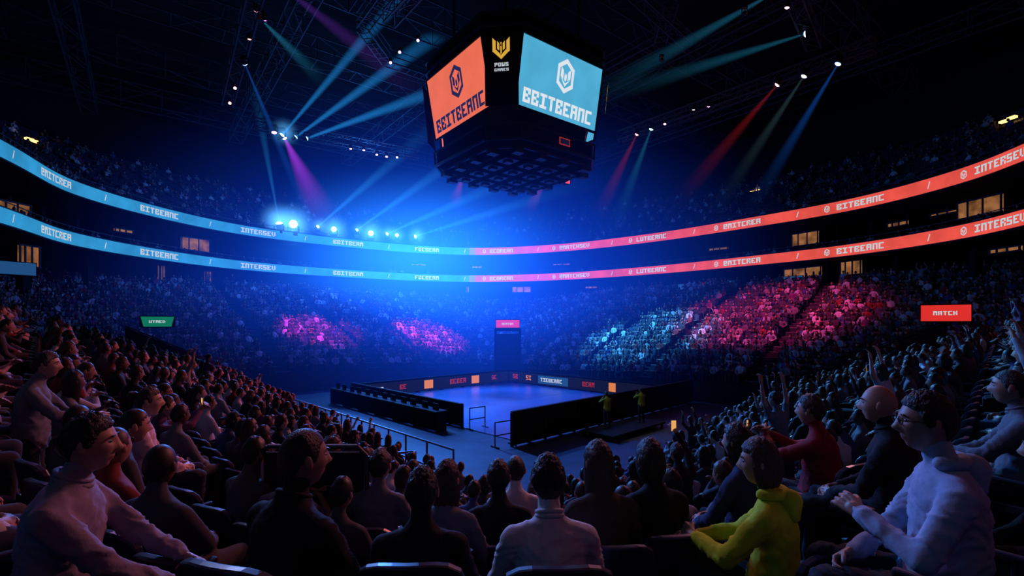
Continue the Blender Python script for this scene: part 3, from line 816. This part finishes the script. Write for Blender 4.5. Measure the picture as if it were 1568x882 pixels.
def person(name,mats,voxel=.03,hair='short',lean=.05,hy=0,hp=0,wl=(-.10,.30,.60),wr=(.10,.30,.60),stand=False,sleeve='long',fat=1.0,
           hood=False,glasses=False,phone=None,nu=16,nv=12,curl=.5,hv=.008,link=False,lh=(-1,-.3,-.8),rh=(1,-.3,-.8),shw=1.0,collar=False):
    dz=.40 if stand else 0
    Rl=Matrix.Rotation(-lean,3,'X'); piv=Vector((0,0,.48+dz))
    def T(p): p=Vector(p)+Vector((0,0,dz)); return Rl@(p-piv)+piv
    parts=[]; segs=[]
    sec=[(.40,.10,.09,0),(.43,.165,.135,0),(.50,.188,.145,0),(.60,.178,.138,.0),(.72,.166,.124,-.015),(.84,.172,.126,-.018),(.92,.176,.118,-.018),(.97,.160,.098,-.018),(1.01,.122,.078,-.018),(1.045,.080,.062,-.014),(1.075,.058,.054,-.008)]
    n=20;v=[];f=[]
    for z,rx,ry,yo in sec:
        rx*=fat*shw;ry*=fat
        for i in range(n):
            a=2*math.pi*i/n; v.append(T((rx*math.cos(a),yo+ry*math.sin(a),z)))
    for j in range(len(sec)-1):
        for i in range(n): f.append((j*n+i,j*n+(i+1)%n,(j+1)*n+(i+1)%n,(j+1)*n+i))
    f.append(tuple(range(n))[::-1]); f.append(tuple(range((len(sec)-1)*n,len(sec)*n)))
    parts.append((v,f)); segs.append((T((0,0,.52)),T((0,-.01,1.0)),'torso'))
    nb_,nt_=T((0,-.01,1.03)),T((0,.02,1.15)); parts.append(tcaps(nb_,nt_,.058,.052)); segs.append((T((0,0,1.085)),nt_,'neck'))
    hands=[]
    lg=sleeve=='long'
    for s,w,hint in((-1,wl,lh),(1,wr,rh)):
        sh=T((s*.178*shw*fat**.5,-.014,.945)); W=Vector(w)+Vector((0,0,dz))
        el,wr_=ik(sh,W,Vector(hint))
        parts.append(tcaps(T((s*.07,-.012,.985)),sh,.055,.064)); parts.append(tcaps(sh,el,.064 if lg else .058,.053 if lg else .042))
        parts.append(tcaps(el,wr_,.051 if lg else .041,.039 if lg else .027))
        if lg: parts.append(tcaps(wr_,wr_+(wr_-el).normalized()*.03,.026,.025))
        segs.append((sh,el if lg else sh.lerp(el,.62),'torso'))
        if not lg: segs.append((sh.lerp(el,.72),el,'skin'))
        segs.append((el,wr_,'torso' if lg else 'skin'))
        hands.append((s,el,wr_))
    for s in(-1,1):
        hip=Vector((s*.09,.0,.50+dz))
        if stand: kn=Vector((s*.11,.03,.48)); an=Vector((s*.12,-.01,.09))
        else: kn=Vector((s*.13,.44,.50)); an=Vector((s*.12,.42,.09))
        toe=an+Vector((s*.02,.15,-.045))
        parts.append(tcaps(hip,kn,.092*fat,.066)); parts.append(tcaps(kn,an,.064,.05)); parts.append(tcaps(an+Vector((0,-.03,-.04)),toe,.045,.038))
        segs+= [(hip,kn,'pants'),(kn,an,'pants'),(an+Vector((0,0,-.04)),toe,'shoe')]
    V,F,Nn=remesh(parts,voxel,4)
    mmap={'torso':2,'neck':0,'skin':0,'pants':3,'shoe':4}
    def classify(P_):
        best=np.full(len(P_),1e9); idx=np.zeros(len(P_),int)
        for a,b,t in segs:
            a=np.array(a);b=np.array(b);ab=b-a; tt=np.clip(((P_-a)@ab)/max(1e-9,ab@ab),0,1)
            dd=np.linalg.norm(P_-(a+tt[:,None]*ab),axis=1)
            if t=='torso' and abs(a[0])<.01: dd-=.10
            if t=='pants': dd-=.02
            mk=dd<best; best[mk]=dd[mk]; idx[mk]=mmap[t]
        return idx
    if voxel<.025:
        vi=classify(V)
        off=random.random()*50
        D=np.zeros(len(V))
        for i,p in enumerate(V):
            if vi[i] in(2,3):
                wz=1.8*noise.noise(Vector((p[0]*5,p[1]*5,p[2]*4+off)))
                q=Vector((p[0]*6+off+wz,p[1]*6-wz,p[2]*14+2*wz+7*abs(p[0])))
                r=1-abs(noise.noise(q))*3.4
                lowz=1.0-.55*ss(.86+dz,.98+dz,p[2])
                D[i]=(.011*max(0,r)**1.3-.003+.003*noise.noise(q*2.3))*lowz
        V=V+Nn*D[:,None]
    cen=np.array([V[list(q)].mean(axis=0) for q in F]); idx=classify(cen)
    mb=MB(); mb.add(V.tolist(),F,idx.tolist())
    for s,el,wr_ in hands:
        hv_,hf_=hand(hv,curl); y=(wr_-el).normalized()
        ref=Vector((-s*.9,0,-.45)) if abs(y.z)<.8 else Vector((0,1,0))
        z=-(ref-y*ref.dot(y)).normalized(); x=y.cross(z)
        Mx=Matrix((x,y,z)).transposed().to_4x4()
        sx=1 if x.z>0 or abs(y.z)>.8 and x.x*s<0 else -1
        Mx=Matrix.Translation(wr_+y*.03)@Mx@Matrix.Diagonal((sx,1,1,1))
        mb.add(hv_.tolist(),hf_,0,Mx)
    hc=T((0,.035,1.205)); Rh=Matrix.Rotation(hy,4,'Z')@Matrix.Rotation(-lean*.5+hp,4,'X')
    hv2,hf2,hm=head(hair,nu,nv); HM=Matrix.Translation(hc)@Rh
    mb.add(hv2,hf2,hm,HM)
    if collar:
        for i in range(16):
            a0=2*math.pi*i/16; a1=2*math.pi*(i+1)/16
            p=T((.062*math.cos(a0),-.004+.062*math.sin(a0),1.070-.022*math.sin(a0))); q=T((.062*math.cos(a1),-.004+.062*math.sin(a1),1.070-.022*math.sin(a1)))
            v,f=tcaps(p,q,.011,.011,8,2); mb.add(v,f,2)
            p2=p-T((0,0,1.0))+T((0,0,.978)); q2=q-T((0,0,1.0))+T((0,0,.978)); v,f=tcaps(p2,q2,.014,.014,8,2); mb.add(v,f,2)
    if hood:
        for i in range(10):
            a0=math.pi*(-.05+1.1*i/10)+math.pi; a1=math.pi*(-.05+1.1*(i+1)/10)+math.pi
            p=T((.080*math.cos(a0),.078*math.sin(a0),1.055)); q=T((.080*math.cos(a1),.078*math.sin(a1),1.055))
            v,f=tcaps(p,q,.030,.030,10,3); mb.add(v,f,2)
        v,f=tcaps(T((0,-.10,1.02)),T((0,-.11,.95)),.065,.04); mb.add(v,f,2)
    if glasses:
        for s in(-1,1):
            for i in range(12):
                a0=2*math.pi*i/12;a1=2*math.pi*(i+1)/12
                p=HM@Vector((s*.033+.024*math.cos(a0),.100,.012+.018*math.sin(a0))); q=HM@Vector((s*.033+.024*math.cos(a1),.100,.012+.018*math.sin(a1)))
                mb.tube(p,q,.0022,7,n=5)
            mb.tube(HM@Vector((s*.057,.100,.016)),HM@Vector((s*.084,.0,.012)),.0022,7,n=5)
        mb.tube(HM@Vector((-.009,.102,.014)),HM@Vector((.009,.102,.014)),.0022,7,n=5)
    if phone:
        w=hands[1][2]; d=(w-hands[1][1]).normalized(); mb.box(w+d*.13+Vector((0,-.03,.0)),(.075,.010,.15),8); mb.box(w+d*.13+Vector((0,-.037,.0)),(.068,.004,.14),9)
    return mb.build(name,mats,smooth=True,link=link)

m_eye=surf('eye_white',(.5,.5,.5),.3); m_iris=surf('iris_dark',(.02,.012,.01),.3); m_lip=surf('lips',(.30,.10,.09),.5)
m_phone=surf('phone_body',(.01,.01,.01),.3); m_pscr=emis('phone_screen',(1,.5,.15),.8)
c_skin=rand_surf('audience_skin',[(.40,.22,.16),(.34,.18,.12),(.24,.13,.08),(.42,.25,.18),(.12,.06,.04)],.55)
c_hair=rand_surf('audience_hair',[(.012,.009,.008),(.03,.018,.012),(.008,.008,.008),(.06,.03,.015),(.02,.014,.01),(.015,.01,.01)],.5)
c_shirt=rand_surf('audience_shirt',[(.03,.03,.035),(.35,.35,.38),(.05,.05,.06),(.16,.02,.02),(.02,.02,.025),(.42,.42,.43),(.03,.05,.12),(.08,.08,.09),(.02,.02,.02),(.18,.17,.16),(.02,.02,.03),(.28,.28,.33),(.10,.03,.08),(.04,.04,.05),(.03,.03,.03),(.12,.12,.13)],.85)
c_pants=rand_surf('audience_trousers',[(.02,.02,.03),(.03,.04,.08),(.05,.05,.05)],.9)
m_shoe=surf('shoe',(.03,.03,.03),.5)
CM=[c_skin,c_hair,c_shirt,c_pants,m_shoe,m_eye,m_lip,m_iris,m_phone,m_pscr]
src=bpy.data.collections.new('audience_sources')
spec=[dict(hair='short'),
 dict(hair='long',wl=(-.04,.36,.88),wr=(.04,.36,.88),sleeve='short',hy=.2,shw=.92),
 dict(hair='short',wl=(-.12,.30,.60),wr=(.30,.12,1.42),rh=(1,-.2,.2),sleeve='short',hy=-.15),
 dict(hair='bob',wl=(-.05,.38,.92),wr=(.05,.38,.92),hy=-.3,lean=.15,shw=.92),
 dict(hair='crop',wl=(-.15,.25,.62),wr=(.05,.3,.64),lean=-.08,fat=1.12,hy=.3),
 dict(hair='short',wl=(-.05,.42,1.10),wr=(.07,.42,1.12),phone=True,hy=.0),
 dict(hair='crop',wl=(-.2,.3,.58),wr=(.2,.3,.58),lean=.25,fat=1.08,hy=-.2),
 dict(hair='long',wl=(-.28,.14,1.38),wr=(.28,.14,1.40),lh=(-1,0,0),rh=(1,0,0),lean=-.03,shw=.92),
 dict(hair='short',stand=True,wl=(-.26,.16,1.36),wr=(.28,.12,1.42),lh=(-1,0,0),rh=(1,0,0)),
 dict(hair='bun',stand=True,wl=(-.05,.36,.98),wr=(.05,.36,.98),shw=.92)]
for i,sp in enumerate(spec):
    o=person('audience_member_%02d'%i,CM,voxel=.026,nu=20,nv=16,hv=.010,**sp); src.objects.link(o)
print('variants',time.time()-T0)
def seat_mesh():
    mb=MB()
    nx,nz=9,7; front=[];back=[]
    for j in range(nz):
        t=j/(nz-1); z=.38+.56*t
        for i in range(nx):
            a=-1+2*i/(nx-1); hw=.235*(1-.10*max(0,t-.75)*4*abs(a)); 
            zz=z-(.05*abs(a)**4 if j==nz-1 else 0)
            y=-.23-.09*t+.05*a*a
            front.append((a*hw,y,zz)); back.append((a*hw,y-.05,zz))
    def grid(o,flip):
        r=[]
        for j in range(nz-1):
            for i in range(nx-1):
                q=(o+j*nx+i,o+j*nx+i+1,o+(j+1)*nx+i+1,o+(j+1)*nx+i); r.append(q[::-1] if flip else q)
        return r
    f=grid(0,True)+grid(nx*nz,False); o=nx*nz
    for i in range(nx-1): f+=[(i,i+1,o+i+1,o+i),((nz-1)*nx+i+1,(nz-1)*nx+i,o+(nz-1)*nx+i,o+(nz-1)*nx+i+1)]
    for j in range(nz-1): f+=[(j*nx,o+j*nx,o+(j+1)*nx,(j+1)*nx),(j*nx+nx-1,(j+1)*nx+nx-1,o+(j+1)*nx+nx-1,o+j*nx+nx-1)]
    mb.add(front+back,f,0)
    mb.box((0,.0,.405),(.45,.44,.07),0)
    for s in(-1,1):
        mb.box((s*.265,-.05,.62),(.045,.34,.035),0); mb.box((s*.265,-.18,.36),(.035,.06,.55),0); mb.box((s*.265,-.18,.05),(.05,.2,.1),0)
    return mb
so=seat_mesh().build('folding_seat',[m_seat],link=False)
b=so.modifiers.new('b','BEVEL'); b.width=.012; b.segments=2; b.limit_method='ANGLE'; b.angle_limit=.9
ssrc=bpy.data.collections.new('seat_sources'); ssrc.objects.link(so)
def gn_instances(name,pts,col):
    me=bpy.data.meshes.new(name); me.from_pydata([p[0] for p in pts],[],[])
    a=me.attributes.new('rot','FLOAT_VECTOR','POINT'); a.data.foreach_set('vector',[c for p in pts for c in(0,0,p[1])])
    a=me.attributes.new('scl','FLOAT','POINT'); a.data.foreach_set('value',[p[2] for p in pts])
    a=me.attributes.new('idx','INT','POINT'); a.data.foreach_set('value',[p[3] for p in pts])
    o=bpy.data.objects.new(name,me); S.collection.objects.link(o)
    g=bpy.data.node_groups.new(name,'GeometryNodeTree')
    g.interface.new_socket('Geometry',in_out='INPUT',socket_type='NodeSocketGeometry'); g.interface.new_socket('Geometry',in_out='OUTPUT',socket_type='NodeSocketGeometry')
    gi=g.nodes.new('NodeGroupInput'); go=g.nodes.new('NodeGroupOutput')
    iop=g.nodes.new('GeometryNodeInstanceOnPoints'); ci=g.nodes.new('GeometryNodeCollectionInfo')
    ci.inputs['Collection'].default_value=col; ci.inputs['Separate Children'].default_value=True; ci.inputs['Reset Children'].default_value=True
    def na(nm,t):
        x=g.nodes.new('GeometryNodeInputNamedAttribute'); x.data_type=t; x.inputs['Name'].default_value=nm
        return [s for s in x.outputs if s.enabled and s.name=='Attribute'][0]
    e=g.nodes.new('FunctionNodeEulerToRotation')
    g.links.new(na('rot','FLOAT_VECTOR'),e.inputs[0]); g.links.new(e.outputs[0],iop.inputs['Rotation'])
    g.links.new(na('scl','FLOAT'),iop.inputs['Scale']); g.links.new(na('idx','INT'),iop.inputs['Instance Index'])
    iop.inputs['Pick Instance'].default_value=True
    g.links.new(gi.outputs[0],iop.inputs['Points']); g.links.new(ci.outputs[0],iop.inputs['Instance']); g.links.new(iop.outputs[0],go.inputs[0])
    md=o.modifiers.new('instances','NODES'); md.node_group=g
    return o

# foreground people ------------------------------------------------------
def skinm(n,c): return surf('skin_'+n,c,.5,var=.08,scale=20)
def hairm(n,c): return surf('hair_'+n,c,.45,var=.5,scale=40,bump=.8,stretch=(4,4,1))
def clo(n,c): return surf('cloth_'+n,c,.85,var=.12,scale=14,bump=.35,spec=.2)
sk1=skinm('light',(.48,.28,.20)); sk2=skinm('tan',(.38,.21,.15)); hb1=hairm('black',(.010,.008,.008)); hb2=hairm('brown',(.035,.018,.012)); hb3=hairm('auburn',(.07,.03,.018))
pn=clo('dark_trousers',(.02,.022,.03))
def FM(sk,hr,sh): return [sk,hr,sh,pn,m_shoe,m_eye,m_lip,m_iris,m_phone,m_pscr]
cl={k:clo(k,c) for k,c in dict(lilac=(.26,.23,.30),black=(.015,.015,.02),white=(.66,.62,.66),yellow=(.60,.62,.02),ice=(.36,.43,.58),grey=(.12,.13,.16),red=(.25,.02,.03),pinkw=(.55,.38,.42),navy=(.03,.04,.09),brown=(.06,.04,.03)).items()}
FG=[
 (-1.90,2.02,4.83,-66,FM(sk1,hb1,cl['lilac']),dict(hair='short',wl=(-.05,.44,.62),wr=(.12,.42,.57),hy=.05,hp=.0,lean=.10,fat=1.10,curl=.7,collar=True)),
 (-.98,2.12,4.74,-28,FM(sk2,hb1,cl['black']),dict(hair='crop',hy=-.35,fat=1.06,collar=True)),
 (-1.12,4.0,4.15,-5,FM(sk1,hb1,cl['grey']),dict(hair='short')),
 (-.46,2.42,4.47,3,FM(sk2,hb1,cl['black']),dict(hair='short',shw=1.05)),
 (-.47,3.35,4.24,-8,FM(sk1,hb2,cl['grey']),dict(hair='long',shw=.92,hy=-.2)),
 (-.10,3.75,4.13,5,FM(sk2,hb1,cl['black']),dict(hair='short')),
 (.03,4.3,4.02,0,FM(sk1,hb1,cl['white']),dict(hair='crop')),
 (.19,2.40,4.54,4,FM(sk1,hb1,cl['white']),dict(hair='short',collar=True)),
 (.57,3.05,4.45,8,FM(sk1,hb2,cl['brown']),dict(hair='long',shw=.92,hy=.2)),
 (.98,3.3,4.40,12,FM(sk1,hb1,cl['black']),dict(hair='bob',shw=.92)),
 (1.52,2.80,4.53,48,FM(sk1,hb3,cl['yellow']),dict(hair='bob',hood=True,wl=(-.12,.38,.74),wr=(.02,.42,.70),hy=.25,hp=-.05,curl=.9,shw=.90,fat=.92)),
 (1.95,2.16,4.90,62,FM(sk2,hb1,cl['ice']),dict(hair='short',hood=True,glasses=True,wl=(-.10,.30,.80),wr=(.02,.32,.60),hy=.12,fat=1.02,curl=.8)),
 (2.60,3.3,4.79,45,FM(sk1,hb1,cl['black']),dict(hair='bald',fat=1.05,hy=.1,collar=True)),
 (3.88,3.66,4.86,45,FM(sk2,hb1,cl['grey']),dict(hair='crop',fat=1.08,wl=(-.05,.4,.7),wr=(.1,.4,.66),collar=True)),
 (2.62,4.1,4.6,40,FM(sk2,hb2,cl['red']),dict(hair='short',wl=(-.05,.4,.95),wr=(.05,.4,.95))),
 (1.75,3.6,4.45,35,FM(sk1,hb1,cl['navy']),dict(hair='bob',shw=.92)),
 (-3.55,4.6,4.60,-55,FM(sk1,hb2,cl['pinkw']),dict(hair='bun',shw=.92,hy=-.1)),
 (3.1,2.7,4.62,50,FM(sk2,hb1,cl['black']),dict(hair='short')),
]
fgpos=[];seatpts=[]
for x,y,ztp,yaw,mats,kw in FG:
    tz=tread_z(x,y); sc=(ztp-tz)/1.345; s=max(.93,min(1.07,sc)); z=ztp-1.345*s
    near=math.hypot(x,y)<3.0
    o=person('seated_spectator',mats,voxel=.012 if near else .018,nu=48 if near else 30,nv=40 if near else 24,hv=.0045 if near else .006,link=True,**kw)
    o.location=(x,y,z); o.rotation_euler=(0,0,math.radians(yaw)); o.scale=(s,s,s)
    fgpos.append((x,y)); seatpts.append(((x,y,z),math.radians(yaw*.6),1.08 if near else 1.0,0))
def stander(x,y,z,yaw,mats,**kw):
    o=person('standing_spectator',mats,voxel=.018,nu=28,nv=22,hv=.006,link=True,stand=True,**kw)
    o.location=(x,y,z); o.rotation_euler=(0,0,math.radians(yaw)); fgpos.append((x,y))
stander(-4.5,4.5,4.97-1.76,-55,FM(sk2,hb1,cl['grey']),lean=.12,wl=(-.1,.42,.62),wr=(.15,.45,.7),hy=-.1)
stander(2.15,6.2,tread_z(2.15,6.2),10,FM(sk2,hb1,cl['black']),hair='short',wr=(.12,.30,1.42),rh=(1,0,-.4),wl=(-.1,.3,.9),phone=True)
stander(4.3,7.8,tread_z(4.3,7.8),25,FM(sk2,hb2,cl['grey']),hair='short',wr=(.26,.10,1.50),wl=(-.24,.12,1.46),lh=(-1,0,0),rh=(1,0,0),sleeve='short')
stander(6.1,7.9,tread_z(6.1,7.9),35,FM(sk1,hb1,cl['ice']),hair='long',shw=.92,wr=(.26,.16,1.46),wl=(-.24,.12,1.40),lh=(-1,0,0),rh=(1,0,0),sleeve='short')
vest=clo('operator_vest',(.22,.28,.04))
for x,y in((4.45,22.6),(6.4,23.9)):
    o=person('camera_operator',FM(sk2,hb1,vest),voxel=.022,nu=20,nv=16,hv=.007,link=True,stand=True,hair='crop',wl=(-.06,.36,.95),wr=(.1,.36,1.0))
    o.location=(x,y,.28); o.rotation_euler=(0,0,math.radians(20))
mb=MB(); R=Matrix((U_DIR,V_DIR,Vector((0,0,1)))).transposed()
mb.box(Vector((5.4,23.2,.24)),(4.6,1.8,.08),0,rot=R)
for a in(-2.1,0,2.1):
    for b_ in(-.8,.8): mb.box(Vector((5.4,23.2,.1))+U_DIR*a+V_DIR*b_,(.1,.1,.2),0,rot=R)
mb.build('camera_riser',[m_black])

# crowd -----------------------------------------------------------------
crowd=[]
def grad(x,y):
    e=.05; g=Vector((wfun(x+e,y)-wfun(x-e,y),wfun(x,y+e)-wfun(x,y-e),0)); return g.normalized() if g.length>0 else Vector((1,0,0))
aisle_u=[12.5,20,25.6,34]; aisle_v=[11.0,18.5,25,32.8]
for k in range(K):
    w=W0+k*DW+.36
    ptsl=[]
    for i in range(N):
        t=TH[i]; r=loops[k][i]+(loops[k+1][i]-loops[k][i])*(.36/DW); ptsl.append((C.x+r*math.cos(t),C.y+r*math.sin(t)))
    ptsl.append(ptsl[0]); acc=random.random()*.3
    for (xa,ya),(xb,yb) in zip(ptsl[:-1],ptsl[1:]):
        L=math.hypot(xb-xa,yb-ya)
        while acc<L:
            t=acc/L; x=xa+(xb-xa)*t; y=ya+(yb-ya)*t; acc+=.56
            if y<.8 or math.hypot(x,y)<1.45: continue
            if y<abs(x)*.75-.5: continue
            u,v=toUV(x,y)
            on=False
            if v<v0 or v>v1: on|=any(abs(u-a)<.62 for a in aisle_u)
            if u<u0 or u>u1: on|=any(abs(v-a)<.62 for a in aisle_v)
            if abs(x+.4)<1.6 and abs(y-46)<1.8: on=True
            if on: continue
            if any((x-a)**2+(y-b)**2<.34 for a,b in fgpos): continue
            z=zt(W0+k*DW)+lat(x,y)
            g=grad(x,y); f=(-g).lerp((C-Vector((x,y,0))).normalized(),.35); yaw=math.atan2(-f.x,f.y)
            seatpts.append(((x,y,z),yaw,1.0,0))
            if math.hypot(x,y)<2.9: continue
            if random.random()<(.90 if w<13 else .70):
                r=random.random(); idx=random.choice([0,0,0,0,1,1,3,3,4,4,6,6]) if r<.97 else random.choice([2,5,7,8,9])
                if x>4 and y<16 and random.random()<.05: idx=random.choice([2,7,8])
                if math.hypot(x,y)<7 and idx in(5,8,9,7) : idx=0
                if abs(x)<4 and y<9 and idx in(2,): idx=0
                crowd.append(((x+random.uniform(-.04,.04),y+random.uniform(-.04,.04),z),yaw+random.uniform(-.3,.3),random.uniform(.92,1.05),idx))
        acc-=L
for k in range(15):
    for i in range(N*2):
        th=math.pi*i/N+random.uniform(-.002,.002)
        rr=r_ring(th)+.3+.85*k+.4
        for sgm in(0,.0065):
            t=th+sgm; x=C.x+rr*math.cos(t); y=C.y+rr*math.sin(t)
            if y<12 or (i%30)in(0,): continue
            yaw=math.atan2(math.cos(t),-math.sin(t))
            if sgm==0 and random.random()<.25: crowd.append(((x,y,15.2+.5*k),yaw+random.uniform(-.3,.3),1.0,random.choice([0,1,3,4,6])))
            else: seatpts.append(((x,y,15.2+.5*k),yaw,1.0,0))
for i in range(N*2):
    t=math.pi*i/N; rr=r_ring(t)+1.2; x=C.x+rr*math.cos(t); y=C.y+rr*math.sin(t)
    if y>12 and random.random()<.4: crowd.append(((x,y,11.3),math.atan2(math.cos(t),-math.sin(t)),1.0,random.choice([0,1,3,4])))
print('crowd',len(crowd),'seats',len(seatpts))
gn_instances('audience_crowd',crowd,src)
gn_instances('arena_seats',seatpts,ssrc)
mb=MB(); R=Matrix((U_DIR,V_DIR,Vector((0,0,1)))).transposed()
for k in range(K-1):
    w=W0+k*DW
    for u in aisle_u:
        for vv,sg in((v0-w,-1),(v1+w,1)):
            p=UV(u,vv+sg*.2); q=tread_z(*(UV(u,vv+sg*.1))[:2])
            mb.box((p.x,p.y,q+.08),(1.0,.4,.16),0,rot=R)
            p=UV(u,vv+sg*.02); mb.box((p.x,p.y,q+.165),(1.0,.05,.012),1,rot=R)
    for v in aisle_v:
        for uu,sg in((u0-w,-1),(u1+w,1)):
            p=UV(uu+sg*.2,v); q=tread_z(*(UV(uu+sg*.1,v))[:2])
            mb.box((p.x,p.y,q+.08),(.4,1.0,.16),0,rot=R)
            p=UV(uu+sg*.02,v); mb.box((p.x,p.y,q+.165),(.05,1.0,.012),1,rot=R)
mb.build('aisle_stairs',[m_conc,surf('stair_nosing',(.30,.30,.33),.6)])

# ---------------------------------------------------------------- lights
def spot(name,loc,tgt,col,power,deg,blend=.6,rad=.3):
    l=bpy.data.lights.new(name,'SPOT'); l.color=col; l.energy=power; l.spot_size=math.radians(deg); l.spot_blend=blend; l.shadow_soft_size=rad
    o=bpy.data.objects.new(name,l); o.location=loc; o.rotation_euler=(Vector(tgt)-Vector(loc)).to_track_quat('-Z','Y').to_euler(); S.collection.objects.link(o); return o
spot('court_spot_light',(-7,40,19),UV(22,24,0),(.06,.30,1.0),26000,46)
spot('court_spot_light',(9,38,19),UV(19,24,0),(.30,.38,1.0),20000,20,blend=1.0)
spot('walkway_wash_light',(-13,38,19),UV(11.0,17,0),(.05,.24,1.0),24000,50)
spot('audience_spot_magenta',(-12,36,19.5),(-18.0,44.5,2.6),(.95,.05,.85),40000,26)
spot('audience_spot_magenta',(-7,41,19.5),(-9,51.5,2.8),(.95,.05,.85),40000,28)
spot('audience_spot_cyan',(2,39,18),(11.3,41.5,3.3),(.06,.48,1.0),56000,42)
spot('audience_spot_pink',(11,31,19),(21,39,4.0),(1.0,.06,.30),27000,50)
spot('audience_wash_violet',(-2,30,19),(-12,52,4),(.16,.14,1.0),26000,60)
spot('audience_wash_blue',(-15,42,19),(4,9,3),(.08,.28,1.0),36000,36)
spot('audience_wash_cyan',(7,36,19),(11,10,4),(.10,.42,1.0),40000,34)
spot('audience_wash_red',(10,37,19),(-16,19,4),(1.0,.08,.13),38000,36)
spot('audience_wash_warm',(12,30,19),(-7,9,3.5),(1.0,.20,.22),16000,36)
spot('audience_wash_magenta',(-9,16,20),(-1.5,2.4,3.8),(.7,.25,.95),1600,36)
spot('front_wash_pink',(8,15,13),(-2.2,2.6,4.0),(1.0,.38,.50),1700,34)
spot('front_wash_ice',(-8,15,13),(2.6,2.8,4.2),(.40,.50,1.0),1900,30)
spot('operator_fill_light',(-6,20,18),(5.2,23.0,1.5),(.8,.9,.6),2000,14)  # added fill so the operators show; no known lamp stands here
spot('upper_tier_wash_red',(0,30,22),(28,45,18),(1.0,.08,.12),1800,60)
spot('upper_tier_wash_blue',(0,30,22),(-28,45,18),(.04,.16,1.0),700,70)
pl=bpy.data.lights.new('flood_glow','POINT'); pl.color=(.06,.28,1.0); pl.energy=5500; pl.shadow_soft_size=1.5
o=bpy.data.objects.new('deck_flood_light',pl); o.location=(-15,50,17); S.collection.objects.link(o)
W=bpy.data.worlds.new('world'); S.world=W; W.use_nodes=True
W.node_tree.nodes['Background'].inputs[0].default_value=(.010,.016,.05,1); W.node_tree.nodes['Background'].inputs[1].default_value=.12
cam=bpy.data.cameras.new('camera'); cam.lens=740/1568*36; cam.sensor_width=36; cam.shift_y=54/1568; cam.clip_end=400; cam.clip_start=.05
co=bpy.data.objects.new('camera',cam); co.location=(0,0,H); co.rotation_euler=(math.radians(90),0,0); S.collection.objects.link(co); S.camera=co
print('done',time.time()-T0)
